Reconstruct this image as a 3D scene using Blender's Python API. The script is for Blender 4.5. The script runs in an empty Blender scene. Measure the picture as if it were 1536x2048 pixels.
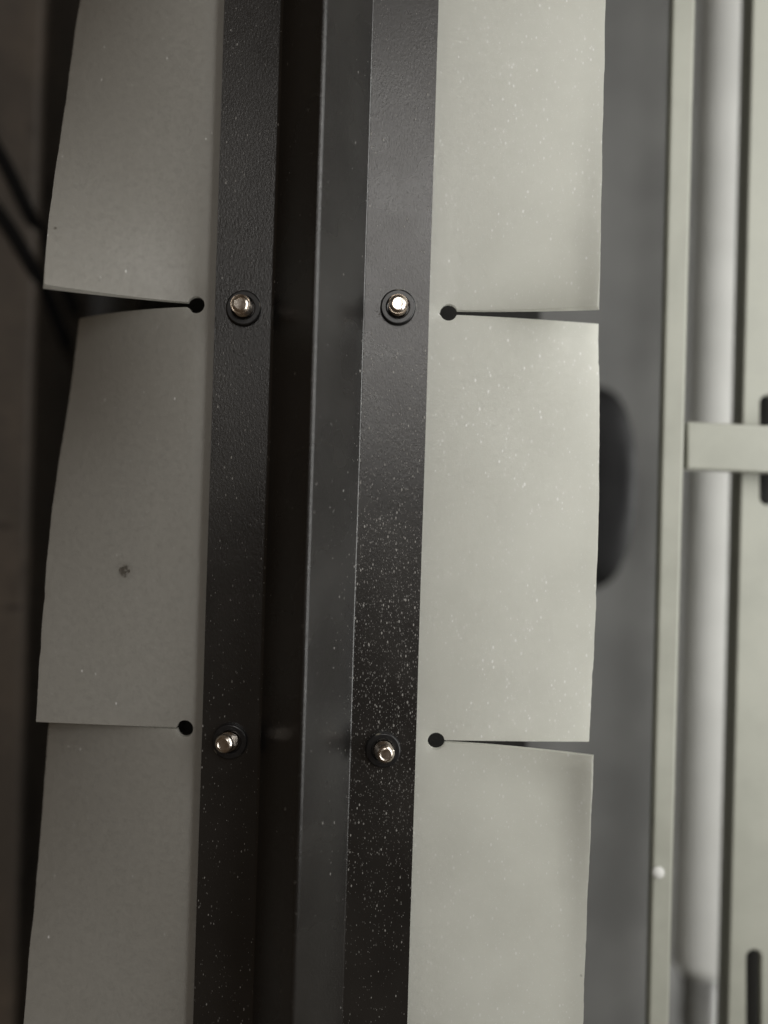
import bpy, bmesh, math, random
from mathutils import Vector, Matrix, noise

# ---------------------------------------------------------------- scene, camera, light
sc = bpy.context.scene
col = sc.collection
D = 0.42                    # camera height above the rail flange (m)
S = 0.00021                 # metres per photo pixel on the flange plane (M8 studs = 38 px)
ROLL = math.atan(0.0307)    # the phone was held slightly crooked

cd = bpy.data.cameras.new('camera')
cd.sensor_fit = 'VERTICAL'; cd.sensor_height = 36.0
cd.lens = 36.0 * D / (2048 * S)
cd.clip_start = 0.01; cd.clip_end = 20
cd.dof.use_dof = True; cd.dof.focus_distance = D - 0.001
cd.dof.aperture_fstop = cd.lens / 26.0
cam = bpy.data.objects.new('camera', cd); col.objects.link(cam)
cam.location = (0, 0, D); cam.rotation_euler = (0, 0, ROLL)
sc.camera = cam
sc.render.resolution_x = 768; sc.render.resolution_y = 1024

w = bpy.data.worlds.new('World'); sc.world = w; w.use_nodes = True
w.node_tree.nodes['Background'].inputs[0].default_value = (1.0, 0.72, 0.48, 1)
w.node_tree.nodes['Background'].inputs[1].default_value = 0.06
sc.cycles.max_bounces = 6; sc.cycles.diffuse_bounces = 3; sc.cycles.glossy_bounces = 3

def area(name, loc, target, sx, sy, watts, colr):
    l = bpy.data.lights.new(name, 'AREA'); l.shape = 'RECTANGLE'
    l.size = sx; l.size_y = sy; l.energy = watts; l.color = colr
    o = bpy.data.objects.new(name, l); col.objects.link(o)
    o.location = loc
    o.rotation_euler = (Vector(target) - Vector(loc)).to_track_quat('-Z', 'Y').to_euler()
    return o
area('ceiling_lamp', (0.10, 0.46, 1.30), (0.03, 0.10, 0), 0.15, 0.60, 3.3, (1.0, 0.97, 0.93))
area('side_lamp', (0.38, 0.08, 0.25), (0.04, 0.02, -0.01), 0.70, 0.20, 2.6, (1.0, 1.0, 0.97))
area('underside_fill', (0.265, 0.02, -0.160), (0.05, 0.02, 0.0), 0.80, 0.036, 1.55, (1.0, 1.0, 0.96))  # unseen fill, added to backlight the right flaps from below

vs = sc.view_settings
vs.view_transform = 'Standard'; vs.look = 'None'; vs.exposure = 0; vs.gamma = 1
vs.use_curve_mapping = False

# ---------------------------------------------------------------- helpers
def W(px, py, z=0.0):
    """photo pixel -> place point at height z"""
    k = S * (D - z) / D
    x = (px - 768) * k; y = -(py - 1024) * k
    c, s = math.cos(ROLL), math.sin(ROLL)
    return Vector((c * x - s * y, s * x + c * y, z))

def put(o, label=None, cat=None, group=None, kind=None):
    for k, v in (('label', label), ('category', cat), ('group', group), ('kind', kind)):
        if v: o[k] = v
    return o

def obj(name, bm, mat, parent=None, smooth=False, bevel=0, seg=2, angle=40):
    me = bpy.data.meshes.new(name)
    bmesh.ops.recalc_face_normals(bm, faces=bm.faces[:])
    bm.to_mesh(me); bm.free()
    me.materials.append(mat)
    o = bpy.data.objects.new(name, me); col.objects.link(o)
    if smooth:
        me.shade_smooth()
        me.set_sharp_from_angle(angle=math.radians(angle))
    if bevel:
        m = o.modifiers.new('bevel', 'BEVEL'); m.width = bevel; m.segments = seg
        m.limit_method = 'ANGLE'; m.angle_limit = math.radians(40)
    if parent: o.parent = parent
    return o

def empty(name, loc=(0, 0, 0)):
    o = bpy.data.objects.new(name, None); col.objects.link(o); o.location = loc
    o.empty_display_size = 0.02
    return o

def box(bm, x0, x1, y0, y1, z0, z1):
    v = [bm.verts.new((x, y, z)) for x in (x0, x1) for y in (y0, y1) for z in (z0, z1)]
    for f in ((0,1,3,2), (4,6,7,5), (0,4,5,1), (2,3,7,6), (0,2,6,4), (1,5,7,3)):
        bm.faces.new([v[i] for i in f])

def prism(bm, pts, z0, z1):
    """extrude a convex or concave outline (xy) between two heights"""
    a = [bm.verts.new((p[0], p[1], z0)) for p in pts]
    b = [bm.verts.new((p[0], p[1], z1)) for p in pts]
    bm.faces.new(a); bm.faces.new(b)
    n = len(pts)
    for i in range(n):
        bm.faces.new((a[i], a[(i+1) % n], b[(i+1) % n], b[i]))

def lathe(bm, prof, n=48, close=False):
    rings = []
    for r, z in prof:
        if r < 1e-7: rings.append([bm.verts.new((0, 0, z))])
        else: rings.append([bm.verts.new((r*math.cos(2*math.pi*i/n), r*math.sin(2*math.pi*i/n), z)) for i in range(n)])
    idx = list(zip(rings, rings[1:]))
    if close: idx.append((rings[-1], rings[0]))
    for a, b in idx:
        for i in range(n):
            j = (i+1) % n
            if len(a) == 1: bm.faces.new((a[0], b[i], b[j]))
            elif len(b) == 1: bm.faces.new((a[i], a[j], b[0]))
            else: bm.faces.new((a[i], a[j], b[j], b[i]))

def tube(bm, pts, r, n=14):
    rings = []
    for i, p in enumerate(pts):
        p = Vector(p)
        t = (Vector(pts[min(i+1, len(pts)-1)]) - Vector(pts[max(i-1, 0)])).normalized()
        u = t.cross(Vector((0, 0, 1))).normalized(); v = u.cross(t)
        rings.append([bm.verts.new(p + (u*math.cos(2*math.pi*k/n) + v*math.sin(2*math.pi*k/n))*r) for k in range(n)])
    for a, b in zip(rings, rings[1:]):
        for k in range(n):
            bm.faces.new((a[k], a[(k+1) % n], b[(k+1) % n], b[k]))
    bm.faces.new(rings[0]); bm.faces.new(rings[-1])

# rail edges and folds across the place (m)
X_L, X_CL, X_R0, X_CR, X_R = [W(p, 1024).x for p in (417.5, 534, 619, 715.5, 846)]

# ---------------------------------------------------------------- materials
class M:
    def __init__(s, name):
        s.m = bpy.data.materials.new(name); s.m.use_nodes = True
        s.t = s.m.node_tree; s.t.nodes.clear()
        s.out = s.n('ShaderNodeOutputMaterial'); s.b = s.n('ShaderNodeBsdfPrincipled')
        s.t.links.new(s.b.outputs[0], s.out.inputs[0])
        s.co = s.n('ShaderNodeTexCoord').outputs['Object']
    def n(s, typ, **kw):
        nd = s.t.nodes.new(typ)
        for k, v in kw.items(): setattr(nd, k, v)
        return nd
    def l(s, a, b): s.t.links.new(a, b)
    def setv(s, inp, v):
        if hasattr(v, 'is_linked') or hasattr(v, 'links'): s.l(v, inp)
        else: inp.default_value = v
    def noise(s, scale, detail=3, rough=0.55, vec=None):
        nd = s.n('ShaderNodeTexNoise'); s.l(vec or s.co, nd.inputs['Vector'])
        nd.inputs['Scale'].default_value = scale; nd.inputs['Detail'].default_value = detail
        nd.inputs['Roughness'].default_value = rough
        return nd.outputs['Fac']
    def ramp(s, v, a, b, o0=0.0, o1=1.0, smooth=True):
        nd = s.n('ShaderNodeMapRange'); nd.interpolation_type = 'SMOOTHSTEP' if smooth else 'LINEAR'
        s.l(v, nd.inputs[0])
        for i, x in zip((1, 2, 3, 4), (a, b, o0, o1)): nd.inputs[i].default_value = x
        return nd.outputs[0]
    def math(s, op, a, b=0.0):
        nd = s.n('ShaderNodeMath', operation=op)
        s.setv(nd.inputs[0], a); s.setv(nd.inputs[1], b)
        return nd.outputs[0]
    def mix(s, f, a, b):
        nd = s.n('ShaderNodeMix', data_type='RGBA')
        s.setv(nd.inputs[0], f); s.setv(nd.inputs[6], a); s.setv(nd.inputs[7], b)
        return nd.outputs[2]
    def mapped(s, scale=(1, 1, 1), rot=(0, 0, 0), loc=(0, 0, 0)):
        nd = s.n('ShaderNodeMapping'); s.l(s.co, nd.inputs[0])
        nd.inputs['Scale'].default_value = scale; nd.inputs['Rotation'].default_value = rot
        nd.inputs['Location'].default_value = loc
        return nd.outputs[0]
    def bump(s, h, dist, strength=1.0, normal=None):
        nd = s.n('ShaderNodeBump'); s.l(h, nd.inputs['Height'])
        nd.inputs['Distance'].default_value = dist; nd.inputs['Strength'].default_value = strength
        if normal: s.l(normal, nd.inputs['Normal'])
        return nd.outputs[0]
    def specks(s, scale, keep, size, vec=None, mask=None):
        """scattered dust grains: random cells of a voronoi, a small dot in each kept one"""
        v = s.n('ShaderNodeTexVoronoi'); s.l(vec or s.co, v.inputs['Vector']); v.inputs['Scale'].default_value = scale
        sep = s.n('ShaderNodeSeparateColor'); s.l(v.outputs['Color'], sep.inputs[0])
        thr = s.math('MULTIPLY', mask, keep) if mask is not None else keep
        on = s.math('LESS_THAN', sep.outputs[0], thr)
        rad = s.math('MULTIPLY_ADD', sep.outputs[1], size); rad.node.inputs[2].default_value = size*0.35
        d = s.math('SUBTRACT', rad, v.outputs['Distance'])
        dot = s.ramp(d, 0.0, size*0.4)
        lum = s.math('MULTIPLY_ADD', sep.outputs[2], 0.6); lum.node.inputs[2].default_value = 0.4
        return s.math('MULTIPLY', s.math('MULTIPLY', on, dot), lum)
    def blob(s, p, r0, r1, stretch=(1, 1, 1)):
        """1 at a spot p fading to 0 between r0 and r1"""
        sub = s.n('ShaderNodeVectorMath', operation='SUBTRACT'); s.l(s.co, sub.inputs[0]); sub.inputs[1].default_value = p
        mul = s.n('ShaderNodeVectorMath', operation='MULTIPLY'); s.l(sub.outputs[0], mul.inputs[0]); mul.inputs[1].default_value = stretch
        ln = s.n('ShaderNodeVectorMath', operation='LENGTH'); s.l(mul.outputs[0], ln.inputs[0])
        return s.ramp(ln.outputs['Value'], r0, r1, 1.0, 0.0)
    def p(s, **kw):
        for k, v in kw.items(): s.setv(s.b.inputs[k.replace('_', ' ')], v)
        return s

RGB = lambda r, g, b: (r, g, b, 1)

def black_paint():
    m = M('black_powder_coat')
    diag = m.mapped((1.0, 0.5, 1.0), (0, 0, math.radians(35)))
    grain = m.noise(1150, 3, 0.7, diag)
    fine = m.noise(3600, 2, 0.6)
    big = m.noise(16, 3, 0.6)
    # dust lies thickest along the right flange, in drifts
    dx = m.blob((W(778, 1250).x, W(778, 1250).y, 0), 0.012, 0.085, (2.4, 0.50, 0))
    crease = m.blob((X_CR - 0.0004, 0, 0), 0.0004, 0.0022, (1, 0, 0))
    drift = m.math('ADD', m.ramp(big, 0.35, 0.75, 0.06, 0.24), m.math('ADD', m.math('MULTIPLY', dx, 0.95), m.math('MULTIPLY', crease, 0.38)))
    geo = m.n('ShaderNodeNewGeometry'); sx = m.n('ShaderNodeSeparateXYZ'); m.l(geo.outputs['True Normal'], sx.inputs[0])
    drift = m.math('MULTIPLY', drift, m.ramp(sx.outputs[2], 0.6, 0.98, 0.07, 1.0))
    d1 = m.specks(980, 0.85, 0.27, diag, drift)
    d2 = m.specks(1900, 1.0, 0.28, diag, drift)
    d3 = m.specks(420, 0.02, 0.15, diag)
    dust = m.math('MINIMUM', m.math('ADD', m.math('MAXIMUM', m.math('MULTIPLY', d1, 0.85), m.math('MULTIPLY', d2, 0.6)), m.math('MULTIPLY', d3, 0.5)), 1.0)
    base = m.mix(m.ramp(big, 0.3, 0.75), RGB(0.011, 0.0105, 0.010), RGB(0.019, 0.0175, 0.016))
    film = m.math('MULTIPLY', m.ramp(m.noise(60, 4, 0.6), 0.35, 0.75), 0.006)
    c = m.mix(film, base, RGB(0.28, 0.26, 0.23))
    c = m.mix(m.math('MULTIPLY', dust, 0.75), c, RGB(0.40, 0.385, 0.36))
    h = m.math('ADD', m.math('MULTIPLY', grain, 1.0), m.math('MULTIPLY', fine, 0.4))
    h = m.math('ADD', h, m.math('MULTIPLY', dust, 0.5))
    m.p(Base_Color=c, Roughness=m.math('ADD', m.ramp(big, 0.3, 0.7, 0.25, 0.31), m.math('MULTIPLY', dust, 0.3)),
        Normal=m.bump(h, 0.00007, 1.0))
    m.b.inputs['Specular IOR Level'].default_value = 0.78
    return m.m

def plastic(name, dusty, c0, c1, spots=()):
    m = M(name)
    cloud = m.noise(22, 4, 0.6); mott = m.noise(420, 3, 0.6)
    diag = m.mapped((1.0, 0.6, 1.0), (0, 0, math.radians(-38)))
    scr = m.noise(900, 3, 0.65, diag)
    c = m.mix(m.ramp(cloud, 0.3, 0.7), RGB(*c0), RGB(*c1))
    c = m.mix(m.ramp(mott, 0.3, 0.8, 0.0, 0.12), c, RGB(0.50, 0.50, 0.47))
    dust = 0.0
    if dusty:
        s1 = m.specks(700, 0.6*dusty, 0.27, diag, m.ramp(cloud, 0.3, 0.7, 0.35, 1.2))
        s2 = m.specks(1400, 0.60*dusty, 0.27)
        dust = m.math('MAXIMUM', s1, m.math('MULTIPLY', s2, 0.8))
        c = m.mix(m.math('MULTIPLY', dust, 0.8), c, RGB(0.93, 0.93, 0.92))
    for p, r, st, amt in spots:
        edge = m.ramp(m.math('MULTIPLY', m.blob(p, 0.0, r, st), m.ramp(m.noise(420, 5, 0.75), 0.30, 0.65)), 0.18, 0.5)
        halo = m.math('MULTIPLY', m.blob(p, 0.0, r*1.3, st), 0.3)
        c = m.mix(m.math('MULTIPLY', m.math('MINIMUM', m.math('ADD', edge, halo), 1.0), amt), c, RGB(0.05, 0.035, 0.025))
    nrm = m.bump(m.math('ADD', scr, m.math('MULTIPLY', mott, 0.6)), 0.00004, 0.9)
    m.p(Base_Color=c, Roughness=m.ramp(cloud, 0.3, 0.7, 0.30, 0.42), Normal=nrm, IOR=1.5)
    tr = m.n('ShaderNodeBsdfTranslucent'); tr.inputs[0].default_value = RGB(0.84, 0.84, 0.80)
    mx = m.n('ShaderNodeMixShader'); dark = m.math('ADD', m.ramp(cloud, 0.3, 0.7, 0.48, 0.56), m.ramp(mott, 0.3, 0.75, -0.04, 0.04))
    if dusty: dark = m.math('MULTIPLY', dark, m.math('SUBTRACT', 1.0, m.math('MULTIPLY', dust, 0.62)))
    m.l(dark, mx.inputs[0])
    m.l(m.b.outputs[0], mx.inputs[1]); m.l(tr.outputs[0], mx.inputs[2]); m.l(mx.outputs[0], m.out.inputs[0])
    return m.m

def simple(name, c0, c1, rough, scale=30, metal=0.0, bumpd=0.00005, bscale=400, spec=0.5):
    m = M(name)
    f = m.noise(scale, 4, 0.6)
    m.p(Base_Color=m.mix(m.ramp(f, 0.3, 0.7), RGB(*c0), RGB(*c1)), Roughness=m.ramp(f, 0.3, 0.7, rough*0.85, rough*1.15),
        Metallic=metal, Normal=m.bump(m.noise(bscale, 3), bumpd, 0.8))
    m.b.inputs['Specular IOR Level'].default_value = spec
    return m.m

def washer_paint():
    m = M('black_washer_paint')
    f = m.noise(500, 4, 0.6)
    geo = m.n('ShaderNodeNewGeometry')
    rim = m.ramp(geo.outputs['Pointiness'], 0.53, 0.60)
    chip = m.math('MULTIPLY', rim, m.ramp(m.noise(300, 3), 0.42, 0.7))
    c = m.mix(m.ramp(f, 0.3, 0.8), RGB(0.011, 0.011, 0.012), RGB(0.02, 0.02, 0.02))
    c = m.mix(m.math('MULTIPLY', chip, 0.6), c, RGB(0.32, 0.30, 0.24))
    m.p(Base_Color=c, Roughness=0.30, Normal=m.bump(f, 0.00004, 0.7))
    return m.m

def panel_dark():
    m = M('dark_rubbed_panel')
    f = m.noise(9, 5, 0.6); g = m.noise(120, 4, 0.65)
    diag = m.mapped((1, 0.35, 1), (0, 0, math.radians(-60)))
    scuff = m.ramp(m.noise(34, 4, 0.7, diag), 0.60, 0.70)
    c = m.mix(m.ramp(f, 0.3, 0.7), RGB(0.13, 0.115, 0.10), RGB(0.22, 0.185, 0.15))
    c = m.mix(m.ramp(g, 0.35, 0.8, 0, 0.35), c, RGB(0.09, 0.08, 0.07))
    c = m.mix(m.math('MULTIPLY', scuff, 0.55), c, RGB(0.02, 0.018, 0.016))
    for px, py, st, r in ((12, 1052, (1, 3.0, 0), 0.008), (18, 1214, (0.8, 3.4, 0), 0.009)):
        q = W(px, py, -0.09)
        sp = m.math('MULTIPLY', m.blob((q.x, q.y, 0), 0.001, r, st), m.ramp(m.noise(160, 4, 0.7), 0.38, 0.6))
        c = m.mix(m.math('MULTIPLY', sp, 0.9), c, RGB(0.012, 0.011, 0.010))
    m.p(Base_Color=c, Roughness=0.55, Normal=m.bump(g, 0.0002, 0.6))
    return m.m

PAINT = black_paint()
q = W(258, 1140, -0.012); q2 = W(103, 450, 0.01)
LEFT_PL = plastic('milky_plastic_clean_dimmed', 0.025, (0.45, 0.435, 0.40), (0.51, 0.495, 0.46), [((q.x, q.y, q.z), 0.0045, (1, 1, 0), 0.85), ((q2.x, q2.y, q2.z), 0.0010, (1, 1, 0), 0.8)])  # base colour lowered to put the left side's dimmer light into it
q3 = W(1160, 1945)
RIGHT_PL = plastic('milky_plastic_dusty', 1.0, (0.60, 0.60, 0.55), (0.67, 0.67, 0.62), [((q3.x, q3.y, 0), 0.0009, (1, 1, 0), 0.8)])
STEEL = simple('bright_steel', (0.62, 0.55, 0.48), (0.78, 0.72, 0.65), 0.24, 500, 1.0, 0.00004, 1500)
WASH = washer_paint()
CREAM = simple('cream_paint', (0.32, 0.325, 0.28), (0.37, 0.375, 0.325), 0.45, 25, 0, 0.00012, 160)
GREY = simple('grey_sheet_metal', (0.105, 0.105, 0.103), (0.155, 0.155, 0.151), 0.55, 14, 0, 0.0006, 18)
PIPE = simple('pale_grey_plastic', (0.60, 0.60, 0.58), (0.68, 0.68, 0.66), 0.65, 18, spec=0.3)
PLUG = simple('dull_grey_plastic', (0.20, 0.20, 0.195), (0.27, 0.27, 0.26), 0.6, 60)
BLACK = simple('black_rubber', (0.008, 0.008, 0.009), (0.014, 0.014, 0.015), 0.8, 60, spec=0.25)
BEAM = simple('dark_beam_paint', (0.007, 0.0065, 0.006), (0.011, 0.010, 0.009), 0.6, 60, spec=0.3)
PANEL = panel_dark()

# ---------------------------------------------------------------- setting
BASE = -0.19
bm = bmesh.new()
nx, ny = 24, 40
gv = [[bm.verts.new((-0.9 + 1.9*i/nx, -1.0 + 2.0*j/ny, BASE + 0.0012*noise.noise((i*0.9, j*0.45, 3)))) for j in range(ny+1)] for i in range(nx+1)]
for i in range(nx):
    for j in range(ny): bm.faces.new((gv[i][j], gv[i+1][j], gv[i+1][j+1], gv[i][j+1]))
put(obj('base_sheet', bm, GREY, smooth=True), kind='structure')

PZ = -0.09
bm = bmesh.new()
xr = W(60, 1024, PZ).x
box(bm, -0.62, xr, -0.55, 0.55, BASE + 0.002, PZ)
put(obj('side_panel', bm, PANEL, bevel=0.004, seg=3), kind='structure')

# ---------------------------------------------------------------- support beam under the rail
HL = 0.40
T = 0.0025                # rail sheet thickness
FT = 0.0035               # plastic thickness
beam = empty('support_beam', (0, 0, BASE))
put(beam, 'dark steel beam under the black rail, glimpsed through slits', 'beam')
def rel(o, e):
    o.parent = e; o.matrix_parent_inverse = Matrix.Translation(-Vector(e.location)); return o
bm = bmesh.new(); box(bm, X_L + 0.003, X_R - 0.003, -HL, HL, -0.070, -T - FT - 0.0003)
rel(obj('web', bm, BEAM, bevel=0.001), beam)
bm = bmesh.new(); box(bm, X_L - 0.050, 0.074, -HL, HL, -0.076, -0.0702)
rel(obj('foot_plate', bm, BEAM, bevel=0.001), beam)
bm = bmesh.new(); box(bm, X_L - 0.01, 0.045, -HL, HL, BASE + 0.0015, -0.0762)
rel(obj('pedestal', bm, BEAM, bevel=0.001), beam)

# ---------------------------------------------------------------- plastic strips
def flap(name, mat, parent, side, edge_x, b_lo, b_hi, slit_lo, slit_hi, width, zc, seed):
    """one flap of the strip. b along the rail, a across it (0 = rail edge).
    slit = (a of the hole, hole radius, half kerf at hole, half kerf at outer edge) or None"""
    r_ = random.Random(seed)
    A = [-0.012, -0.006, 0.0, 0.002, 0.0035]
    h = (slit_lo or slit_hi)
    ah, r = h[0], h[1]
    A += [ah + r*math.sin(math.radians(t)) for t in range(-90, 91, 9)]
    a = ah + r + 0.001
    while a < width - 0.0012: A.append(a); a += 0.0024
    A += [width - 0.0007, width]
    A = sorted(A)
    def off(slit, a):
        if not slit: return 0.0
        ah, r, k0, k1 = slit
        circ = math.sqrt(max(r*r - (a-ah)**2, 0))
        if a < ah: return circ
        t = (a - ah) / (width - ah)
        return max(circ, k0 + (k1 - k0)*t)
    NT = 90
    bm = bmesh.new()
    L = width - ah
    def z_of(a, b):
        s = max(a - ah, 0) / L
        return zc(b) * s**1.6
    P = []
    for i, a in enumerate(A):
        row = []
        lo = b_lo + off(slit_lo, a); hi = b_hi - off(slit_hi, a)
        for j in range(NT+1):
            t = j / NT
            t = t*t*(3-2*t)*0.35 + t*0.65
            row.append((a, lo + (hi - lo)*t))
        P.append(row)
    pos = []
    for i in range(len(A)):
        prow = []
        for j in range(NT+1):
            a, b = P[i][j]
            z = z_of(a, b)
            if i == 0: x = A[0]
            else:
                px, pz, pa = pos[i-1][j][0], pos[i-1][j][2], A[i-1]
                x = px + math.sqrt(max((a-pa)**2 - (z-pz)**2, 1e-14))
            prow.append((x, b, z))
        pos.append(prow)
    def rag(i, j):
        if i < len(A) - 2: return 0.0
        b = P[i][j][1]
        return 0.00016*noise.noise((b*900, seed*3.1, 0)) + 0.0003*noise.noise((b*60, seed, 5)) + (-0.0002 if noise.noise((b*210, seed*1.7, 9)) > 0.52 else 0)
    top = [[None]*(NT+1) for _ in A]; bot = [[None]*(NT+1) for _ in A]
    for i in range(len(A)):
        for j in range(NT+1):
            p = Vector(pos[i][j])
            i0, i1 = max(i-1, 0), min(i+1, len(A)-1); j0, j1 = max(j-1, 0), min(j+1, NT)
            du = Vector(pos[i1][j]) - Vector(pos[i0][j]); dv = Vector(pos[i][j1]) - Vector(pos[i][j0])
            n = du.cross(dv).normalized()
            x = p.x + rag(i, j)
            wob = 0.00012*noise.noise((p.x*40, p.y*22, seed))*min(max(p.x/0.02, 0), 1)
            u = Vector((edge_x + side*x, p.y, p.z - T + wob))
            n = Vector((side*n.x, n.y, n.z))
            top[i][j] = bm.verts.new(u - Vector((0, 0, 0.0001)))
            bot[i][j] = bm.verts.new(u - n*FT)
    nA = len(A)
    for i in range(nA-1):
        for j in range(NT):
            bm.faces.new((top[i][j], top[i+1][j], top[i+1][j+1], top[i][j+1]))
            bm.faces.new((bot[i][j], bot[i][j+1], bot[i+1][j+1], bot[i+1][j]))
    for j in range(NT):
        bm.faces.new((top[nA-1][j], bot[nA-1][j], bot[nA-1][j+1], top[nA-1][j+1]))
        bm.faces.new((top[0][j], top[0][j+1], bot[0][j+1], bot[0][j]))
    for i in range(nA-1):
        if not slit_lo or A[i] >= ah - r - 1e-6:
            bm.faces.new((top[i][0], bot[i][0], bot[i+1][0], top[i+1][0]))
        if not slit_hi or A[i] >= ah - r - 1e-6:
            bm.faces.new((top[i][NT], top[i+1][NT], bot[i+1][NT], bot[i][NT]))
    return obj(name, bm, mat, parent, smooth=True, angle=50)

def lerp_pts(pts):
    """cubic through the control heights"""
    pts = sorted(pts)
    def f(b):
        if b <= pts[0][0]: return pts[0][1]
        for i in range(len(pts)-1):
            b0, z0 = pts[i]; b1, z1 = pts[i+1]
            if b <= b1:
                bm1, zm1 = pts[max(i-1, 0)]; b2, z2 = pts[min(i+2, len(pts)-1)]
                h = b1-b0; m0 = (z1-zm1)/(b1-bm1); m1 = (z2-z0)/(b2-b0)
                t = (b-b0)/h
                return ((2*t**3-3*t*t+1)*z0 + (t**3-2*t*t+t)*h*m0 + (-2*t**3+3*t*t)*z1 + (t**3-t*t)*h*m1)
        return pts[-1][1]
    return f

hr = 17*S
def strip(name, label, mat, side, edge_x, h1, h2, k1, k2, width, zs, seed):
    e = empty(name, (edge_x, 0, -T - FT))
    put(e, label, 'plastic strip', 'slit plastic strips clamped under the rail')
    b1, b2 = W(*h1).y, W(*h2).y
    a1 = abs(W(*h1).x - edge_x); a2 = abs(W(*h2).x - edge_x)
    pitch = b1 - b2
    top_s = (a1, hr) + k1; bot_s = (a2, hr) + k2
    fl = []
    for i, (lo, hi, sl, sh) in enumerate(((b1, b1 + pitch, top_s, None), (b2, b1, bot_s, top_s), (b2 - pitch, b2, None, bot_s))):
        pts = [(W(200, py).y, z) for py, z in zs[i]]
        fl.append(rel(flap('flap', mat, None, side, edge_x, lo, hi, sl, sh, width[i], lerp_pts(pts), seed + i), e))
    return fl
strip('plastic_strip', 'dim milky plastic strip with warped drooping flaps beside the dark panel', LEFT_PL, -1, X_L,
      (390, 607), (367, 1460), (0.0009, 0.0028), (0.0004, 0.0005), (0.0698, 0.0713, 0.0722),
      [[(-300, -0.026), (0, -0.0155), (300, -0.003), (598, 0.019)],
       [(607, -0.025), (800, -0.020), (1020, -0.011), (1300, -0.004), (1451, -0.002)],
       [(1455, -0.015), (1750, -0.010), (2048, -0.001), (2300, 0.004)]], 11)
strip('plastic_strip', 'bright dusty milky plastic strip with flat flaps beside the cream frame', RIGHT_PL, 1, X_R,
      (898, 622), (873, 1485), (0.0010, 0.0012), (0.0005, 0.0007), (0.0703, 0.0744, 0.0735),
      [[(-300, 0.000), (0, 0.002), (300, 0.006), (520, 0.012), (625, 0.018)],
       [(630, -0.009), (800, -0.004), (1100, 0.0), (1494, -0.005)],
       [(1494, 0.016), (1750, 0.008), (2048, 0.004), (2300, 0.0)]], 31)

# ---------------------------------------------------------------- black rail
RH = 0.0225                # ridge height
rail = empty('clamp_rail', (0, 0, -T))
put(rail, 'black powder-coated steel rail with raised centre ridge and steel studs', 'rail')
def fillet(p0, p1, p2, r, n=6):
    p0, p1, p2 = Vector(p0), Vector(p1), Vector(p2)
    d0 = (p0-p1).normalized(); d2 = (p2-p1).normalized()
    ang = d0.angle(d2); tl = r/math.tan(ang/2)
    c = p1 + (d0+d2).normalized()*(r/math.sin(ang/2))
    a, b = p1 + d0*tl - c, p1 + d2*tl - c
    out = []
    for i in range(n+1):
        t = i/n
        v = (a*(1-t) + b*t); out.append(c + v.normalized()*r)
    return out
xm = (X_CL + X_CR)/2
crn = [(X_L, 0), (X_CL, 0), (xm, RH), (X_CR, 0), (X_R, 0)]
prof = [Vector(crn[0])]
for k, r in ((1, 0.0022), (2, 0.0016), (3, 0.0012)):
    prof += fillet(crn[k-1], crn[k], crn[k+1], r, 7)
prof += [Vector(crn[4])]
nr = []
for i, p in enumerate(prof):
    t = (prof[min(i+1, len(prof)-1)] - prof[max(i-1, 0)]).normalized()
    nr.append(Vector((-t.y, t.x)))
loop = [p for p in prof] + [p - n*T for p, n in reversed(list(zip(prof, nr)))]
bm = bmesh.new()
NY = 60
rings = []
for j in range(NY+1):
    y = -HL + 2*HL*j/NY
    dx = 0.0001*noise.noise((y*14, 0, 0)); dz = 0.00008*noise.noise((y*11, 4, 0))
    rings.append([bm.verts.new((p.x + dx, y, p.y + (dz if p.y > 0.002 else 0))) for p in loop])
n = len(loop)
for a, b in zip(rings, rings[1:]):
    for k in range(n): bm.faces.new((a[k], a[(k+1) % n], b[(k+1) % n], b[k]))
bm.faces.new(rings[0]); bm.faces.new(rings[-1])
rel(obj('folded_plate', bm, PAINT, smooth=True, bevel=0.0003, angle=30), rail)

def stud_mesh(hgt, dome):
    prof = [(0.0, -0.001)]
    R, pitch, dep = 0.0040, 0.00125, 0.00042
    z = -0.001
    prof.append((R, z))
    while z < hgt - 0.0021:
        prof += [(R, z + pitch*0.12), (R-dep, z + pitch*0.5), (R-dep, z + pitch*0.62), (R, z + pitch*0.98)]
        z += pitch
    prof += [(R-0.0001, hgt - 0.0014), (R-0.0006, hgt - 0.0007), (0.0027, hgt - 0.0001), (0.0024, hgt), (0.0021, hgt-0.00005-dome), (0.0, hgt - dome*1.4)]
    bm = bmesh.new(); lathe(bm, prof, 56)
    return bm
wp = [(0.0046, 0.00005), (0.0046, 0.0019), (0.0050, 0.0023), (0.0069, 0.0023), (0.0074, 0.0018), (0.0074, 0.00005)]
studs = [((487, 616), 0.0100, 0.00030, (2.0, -1.0)), ((796, 614), 0.0090, 0.0, (0.0, 0.0)),
         ((459, 1483), 0.0098, 0.00020, (1.0, -9.0)), ((766, 1500), 0.0095, 0.00012, (7.0, -1.0))]
for (px, py), hgt, dome, (tx, ty) in studs:
    p = W(px, py, 0.0015)
    o = obj('stud', stud_mesh(hgt, dome), STEEL, smooth=True, angle=28)
    o.rotation_euler = (math.radians(tx), math.radians(ty), random.Random(px).random()*6)
    o.location = (p.x, p.y, T); o.parent = rail
    bm = bmesh.new(); lathe(bm, wp, 56, close=True)
    wsh = obj('washer', bm, WASH, smooth=True, bevel=0.0002, angle=35)
    wsh.parent = o; wsh.location = (p.x, p.y, T + 0.0001)
    wsh.rotation_euler = (0, 0, random.Random(py).random()*6)
    wsh.matrix_parent_inverse = o.matrix_basis.inverted()

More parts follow.
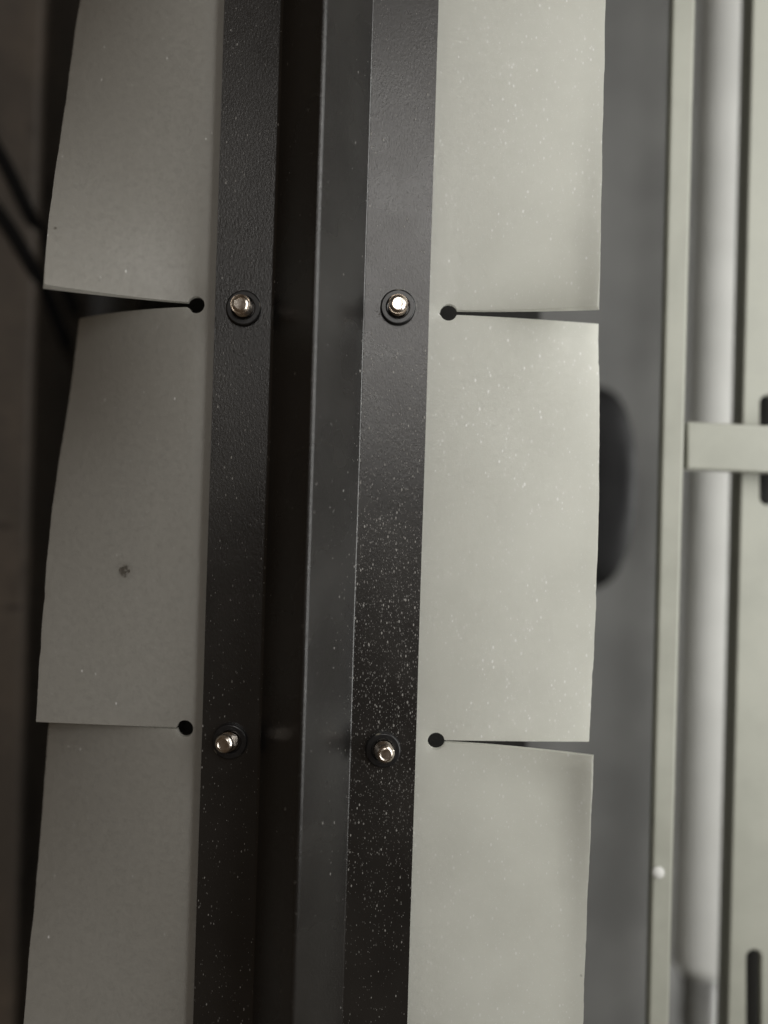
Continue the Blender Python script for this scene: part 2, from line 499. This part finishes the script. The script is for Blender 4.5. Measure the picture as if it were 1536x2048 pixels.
# ---------------------------------------------------------------- cream frame on the right
frame = empty('steel_frame', (W(1365, 1024, -0.03).x, 0, BASE))
put(frame, 'cream painted steel frame with a cross bar and slotted bar', 'frame')
def quad_bar(l0, l1, r0, r1, z1, z0, ext=0.5):
    """bar whose top face runs between two photo edges; each edge = px at row 0 and at row 2048"""
    def pt(e, py): return W(e[0] + (e[1]-e[0])*py/2048, py, z1)
    y0, y1 = -1024*ext*2, 2048 + 1024*ext*2
    return [pt((l0, l1), y1), pt((r0, r1), y1), pt((r0, r1), y0), pt((l0, l1), y0)]
bm = bmesh.new(); prism(bm, quad_bar(1345, 1297, 1392, 1339, -0.030, 0), -0.037, -0.030)
rel(obj('side_bar', bm, CREAM, bevel=0.0014, seg=3), frame)
# slotted bar
ZS = -0.046
def sb(px, py): return W(px, py, ZS)
def slot(cx, cy, wd, ln):
    pts = []
    for k in range(9): t = math.pi*k/8; pts.append((cx + wd*math.cos(t), cy - ln - wd*math.sin(t)))
    for k in range(9): t = math.pi + math.pi*k/8; pts.append((cx + wd*math.cos(t), cy + ln - wd*math.sin(t)))
    return [sb(*p) for p in pts]
bm = bmesh.new()
outer = quad_bar(1506, 1456, 1606, 1556, ZS, 0)
loops = [outer] + [slot(1535 - 0.0245*(cy-900), cy, 15, 95) for cy in (-210, 900, 2010)]
es = []
for lp in loops:
    v = [bm.verts.new(p) for p in lp]
    es += [bm.edges.new((v[i], v[(i+1) % len(v)])) for i in range(len(v))]
bmesh.ops.triangle_fill(bm, use_beauty=True, use_dissolve=False, edges=es)
ret = bmesh.ops.extrude_face_region(bm, geom=bm.faces[:])
bmesh.ops.translate(bm, vec=(0, 0, -0.004), verts=[g for g in ret['geom'] if isinstance(g, bmesh.types.BMVert)])
rel(obj('slotted_bar', bm, CREAM, bevel=0.0008), frame)
bm = bmesh.new()
q4 = quad_bar(1507, 1457, 1605, 1555, ZS, 0)
wl = [q4[0], q4[0] + Vector((0.003, 0, 0)), q4[3] + Vector((0.003, 0, 0)), q4[3]]
prism(bm, wl, ZS - 0.016, ZS - 0.0042)
rel(obj('bar_web', bm, CREAM), frame)
bm = bmesh.new()
prism(bm, [q4[0] + Vector((0.0032, 0, 0)), q4[1], q4[2], q4[3] + Vector((0.0032, 0, 0))], ZS - 0.016, ZS - 0.013)
rel(obj('slot_shade_plate', bm, BEAM), frame)  # dark plate added below the slots so they look shaded
# cross bar lies over the slotted bar and butts against the side bar
bm = bmesh.new()
pts = [W(1374, 938, -0.034), W(1660, 952, -0.034), W(1660, 856, -0.034), W(1374, 843, -0.034)]
prism(bm, pts, -0.0455, -0.034)
rel(obj('cross_bar', bm, CREAM, bevel=0.0012, seg=3), frame)
p = W(1316, 1745, -0.03)
bm = bmesh.new(); lathe(bm, [(0, -0.0006), (0.0028, -0.0006), (0.0028, 0.0004), (0.002, 0.0012), (0, 0.0015)], 24)
s_ = rel(obj('screw_head', bm, PIPE, smooth=True), frame); s_.location = (p.x, p.y, -0.0299)
for yy in (-0.40, 0.40):
    c0 = W(1366 - 0.0235*(1024 - yy/S), 1024, -0.03)
    bm = bmesh.new(); cx = W(1368, 1024, -0.03).x + 0.000*yy
    box(bm, cx - 0.004, cx + 0.004, yy - 0.02, yy + 0.02, BASE + 0.0015, -0.0375)
    rel(obj('leg', bm, CREAM, bevel=0.001), frame)
    cx = W(1548, 1024, ZS).x
    bm = bmesh.new(); box(bm, cx + 0.004, cx + 0.012, yy - 0.02, yy + 0.02, BASE + 0.0015, ZS - 0.0165)
    rel(obj('leg', bm, CREAM, bevel=0.001), frame)

# ---------------------------------------------------------------- pale pipe between the bars
PR = 0.0165; PZc = -0.140
p0 = W(1474, -500, PZc); p1 = W(1402, 1950, PZc)
pipe = empty('pipe', (p1.x, p1.y, BASE))
put(pipe, 'pale grey round pipe between the cream bars with a capped end', 'pipe')
ln = (p0 - p1).length
bm = bmesh.new()
lathe(bm, [(0, 0.0)] + [(PR*math.sin(t), PR*0.55*(1-math.cos(t))) for t in (0.4, 0.7, 1.0, 1.25, 1.45, math.pi/2)] + [(PR, ln*0.3), (PR, ln*0.6), (PR, ln), (0, ln)], 40)
o = obj('tube', bm, PIPE, smooth=True)
rot = (p0 - p1).to_track_quat('Z', 'Y').to_euler()
o.rotation_euler = rot; o.location = p1; rel(o, pipe)
bm = bmesh.new()
lathe(bm, [(0, -0.03), (0.0095, -0.03), (0.011, -0.028), (0.011, -0.004), (0.0115, -0.003), (0.0115, 0.002), (0, 0.002)], 36)
o = obj('end_plug', bm, PLUG, smooth=True); o.rotation_euler = rot; o.location = p1; rel(o, pipe)
for k in (0.02, 0.07):
    c = p0.lerp(p1, k); bm = bmesh.new(); box(bm, c.x - 0.006, c.x + 0.006, c.y - 0.008, c.y + 0.008, BASE + 0.0015, PZc - PR*0.9)
    rel(obj('saddle', bm, GREY), pipe)

# ---------------------------------------------------------------- black wheel under the bright strip
WR = 0.056
wc = W(1246, 978, BASE + WR)
bm = bmesh.new()
lathe(bm, [(WR*math.sin(math.radians(t))**0.65, -0.024*(1 - math.cos(math.radians(t))**0.6)) for t in range(0, 91, 6)] + [(WR, -0.036), (WR*0.9, -0.044), (0, -0.045)], 72)
whl = obj('rubber_wheel', bm, BLACK, smooth=True, angle=60)
whl.rotation_euler = (0, math.radians(90), 0); whl.location = (wc.x, wc.y, BASE + WR + 0.002)
put(whl, 'black rubber wheel peeking out from under the bright plastic strip', 'wheel')

# ---------------------------------------------------------------- cables on the dark panel
def cable(pts, r, label):
    bm = bmesh.new()
    ps = [W(px, py, PZ + r*0.9 - (0.0 if px < 70 else 0.0007*(px-70))) for px, py in pts]
    fine = []
    for i in range(len(ps)-1):
        a0, a1, a2, a3 = ps[max(i-1, 0)], ps[i], ps[i+1], ps[min(i+2, len(ps)-1)]
        for k in range(8):
            t = k/8
            fine.append(0.5*((2*a1) + (a2-a0)*t + (2*a0-5*a1+4*a2-a3)*t*t + (3*a1-a0-3*a2+a3)*t**3))
    fine.append(ps[-1])
    tube(bm, fine, r)
    put(obj('cable', bm, BLACK, smooth=True), label, 'cable', 'black cables across the dark panel')
cable([(-260, -60), (-110, 130), (0, 310), (50, 410), (95, 500), (150, 620)], 0.0034, 'upper black cable crossing the dark panel beside the drooping flaps')
cable([(-280, 90), (-120, 270), (0, 430), (45, 500), (85, 575), (135, 690)], 0.0036, 'lower black cable crossing the dark panel beside the drooping flaps')
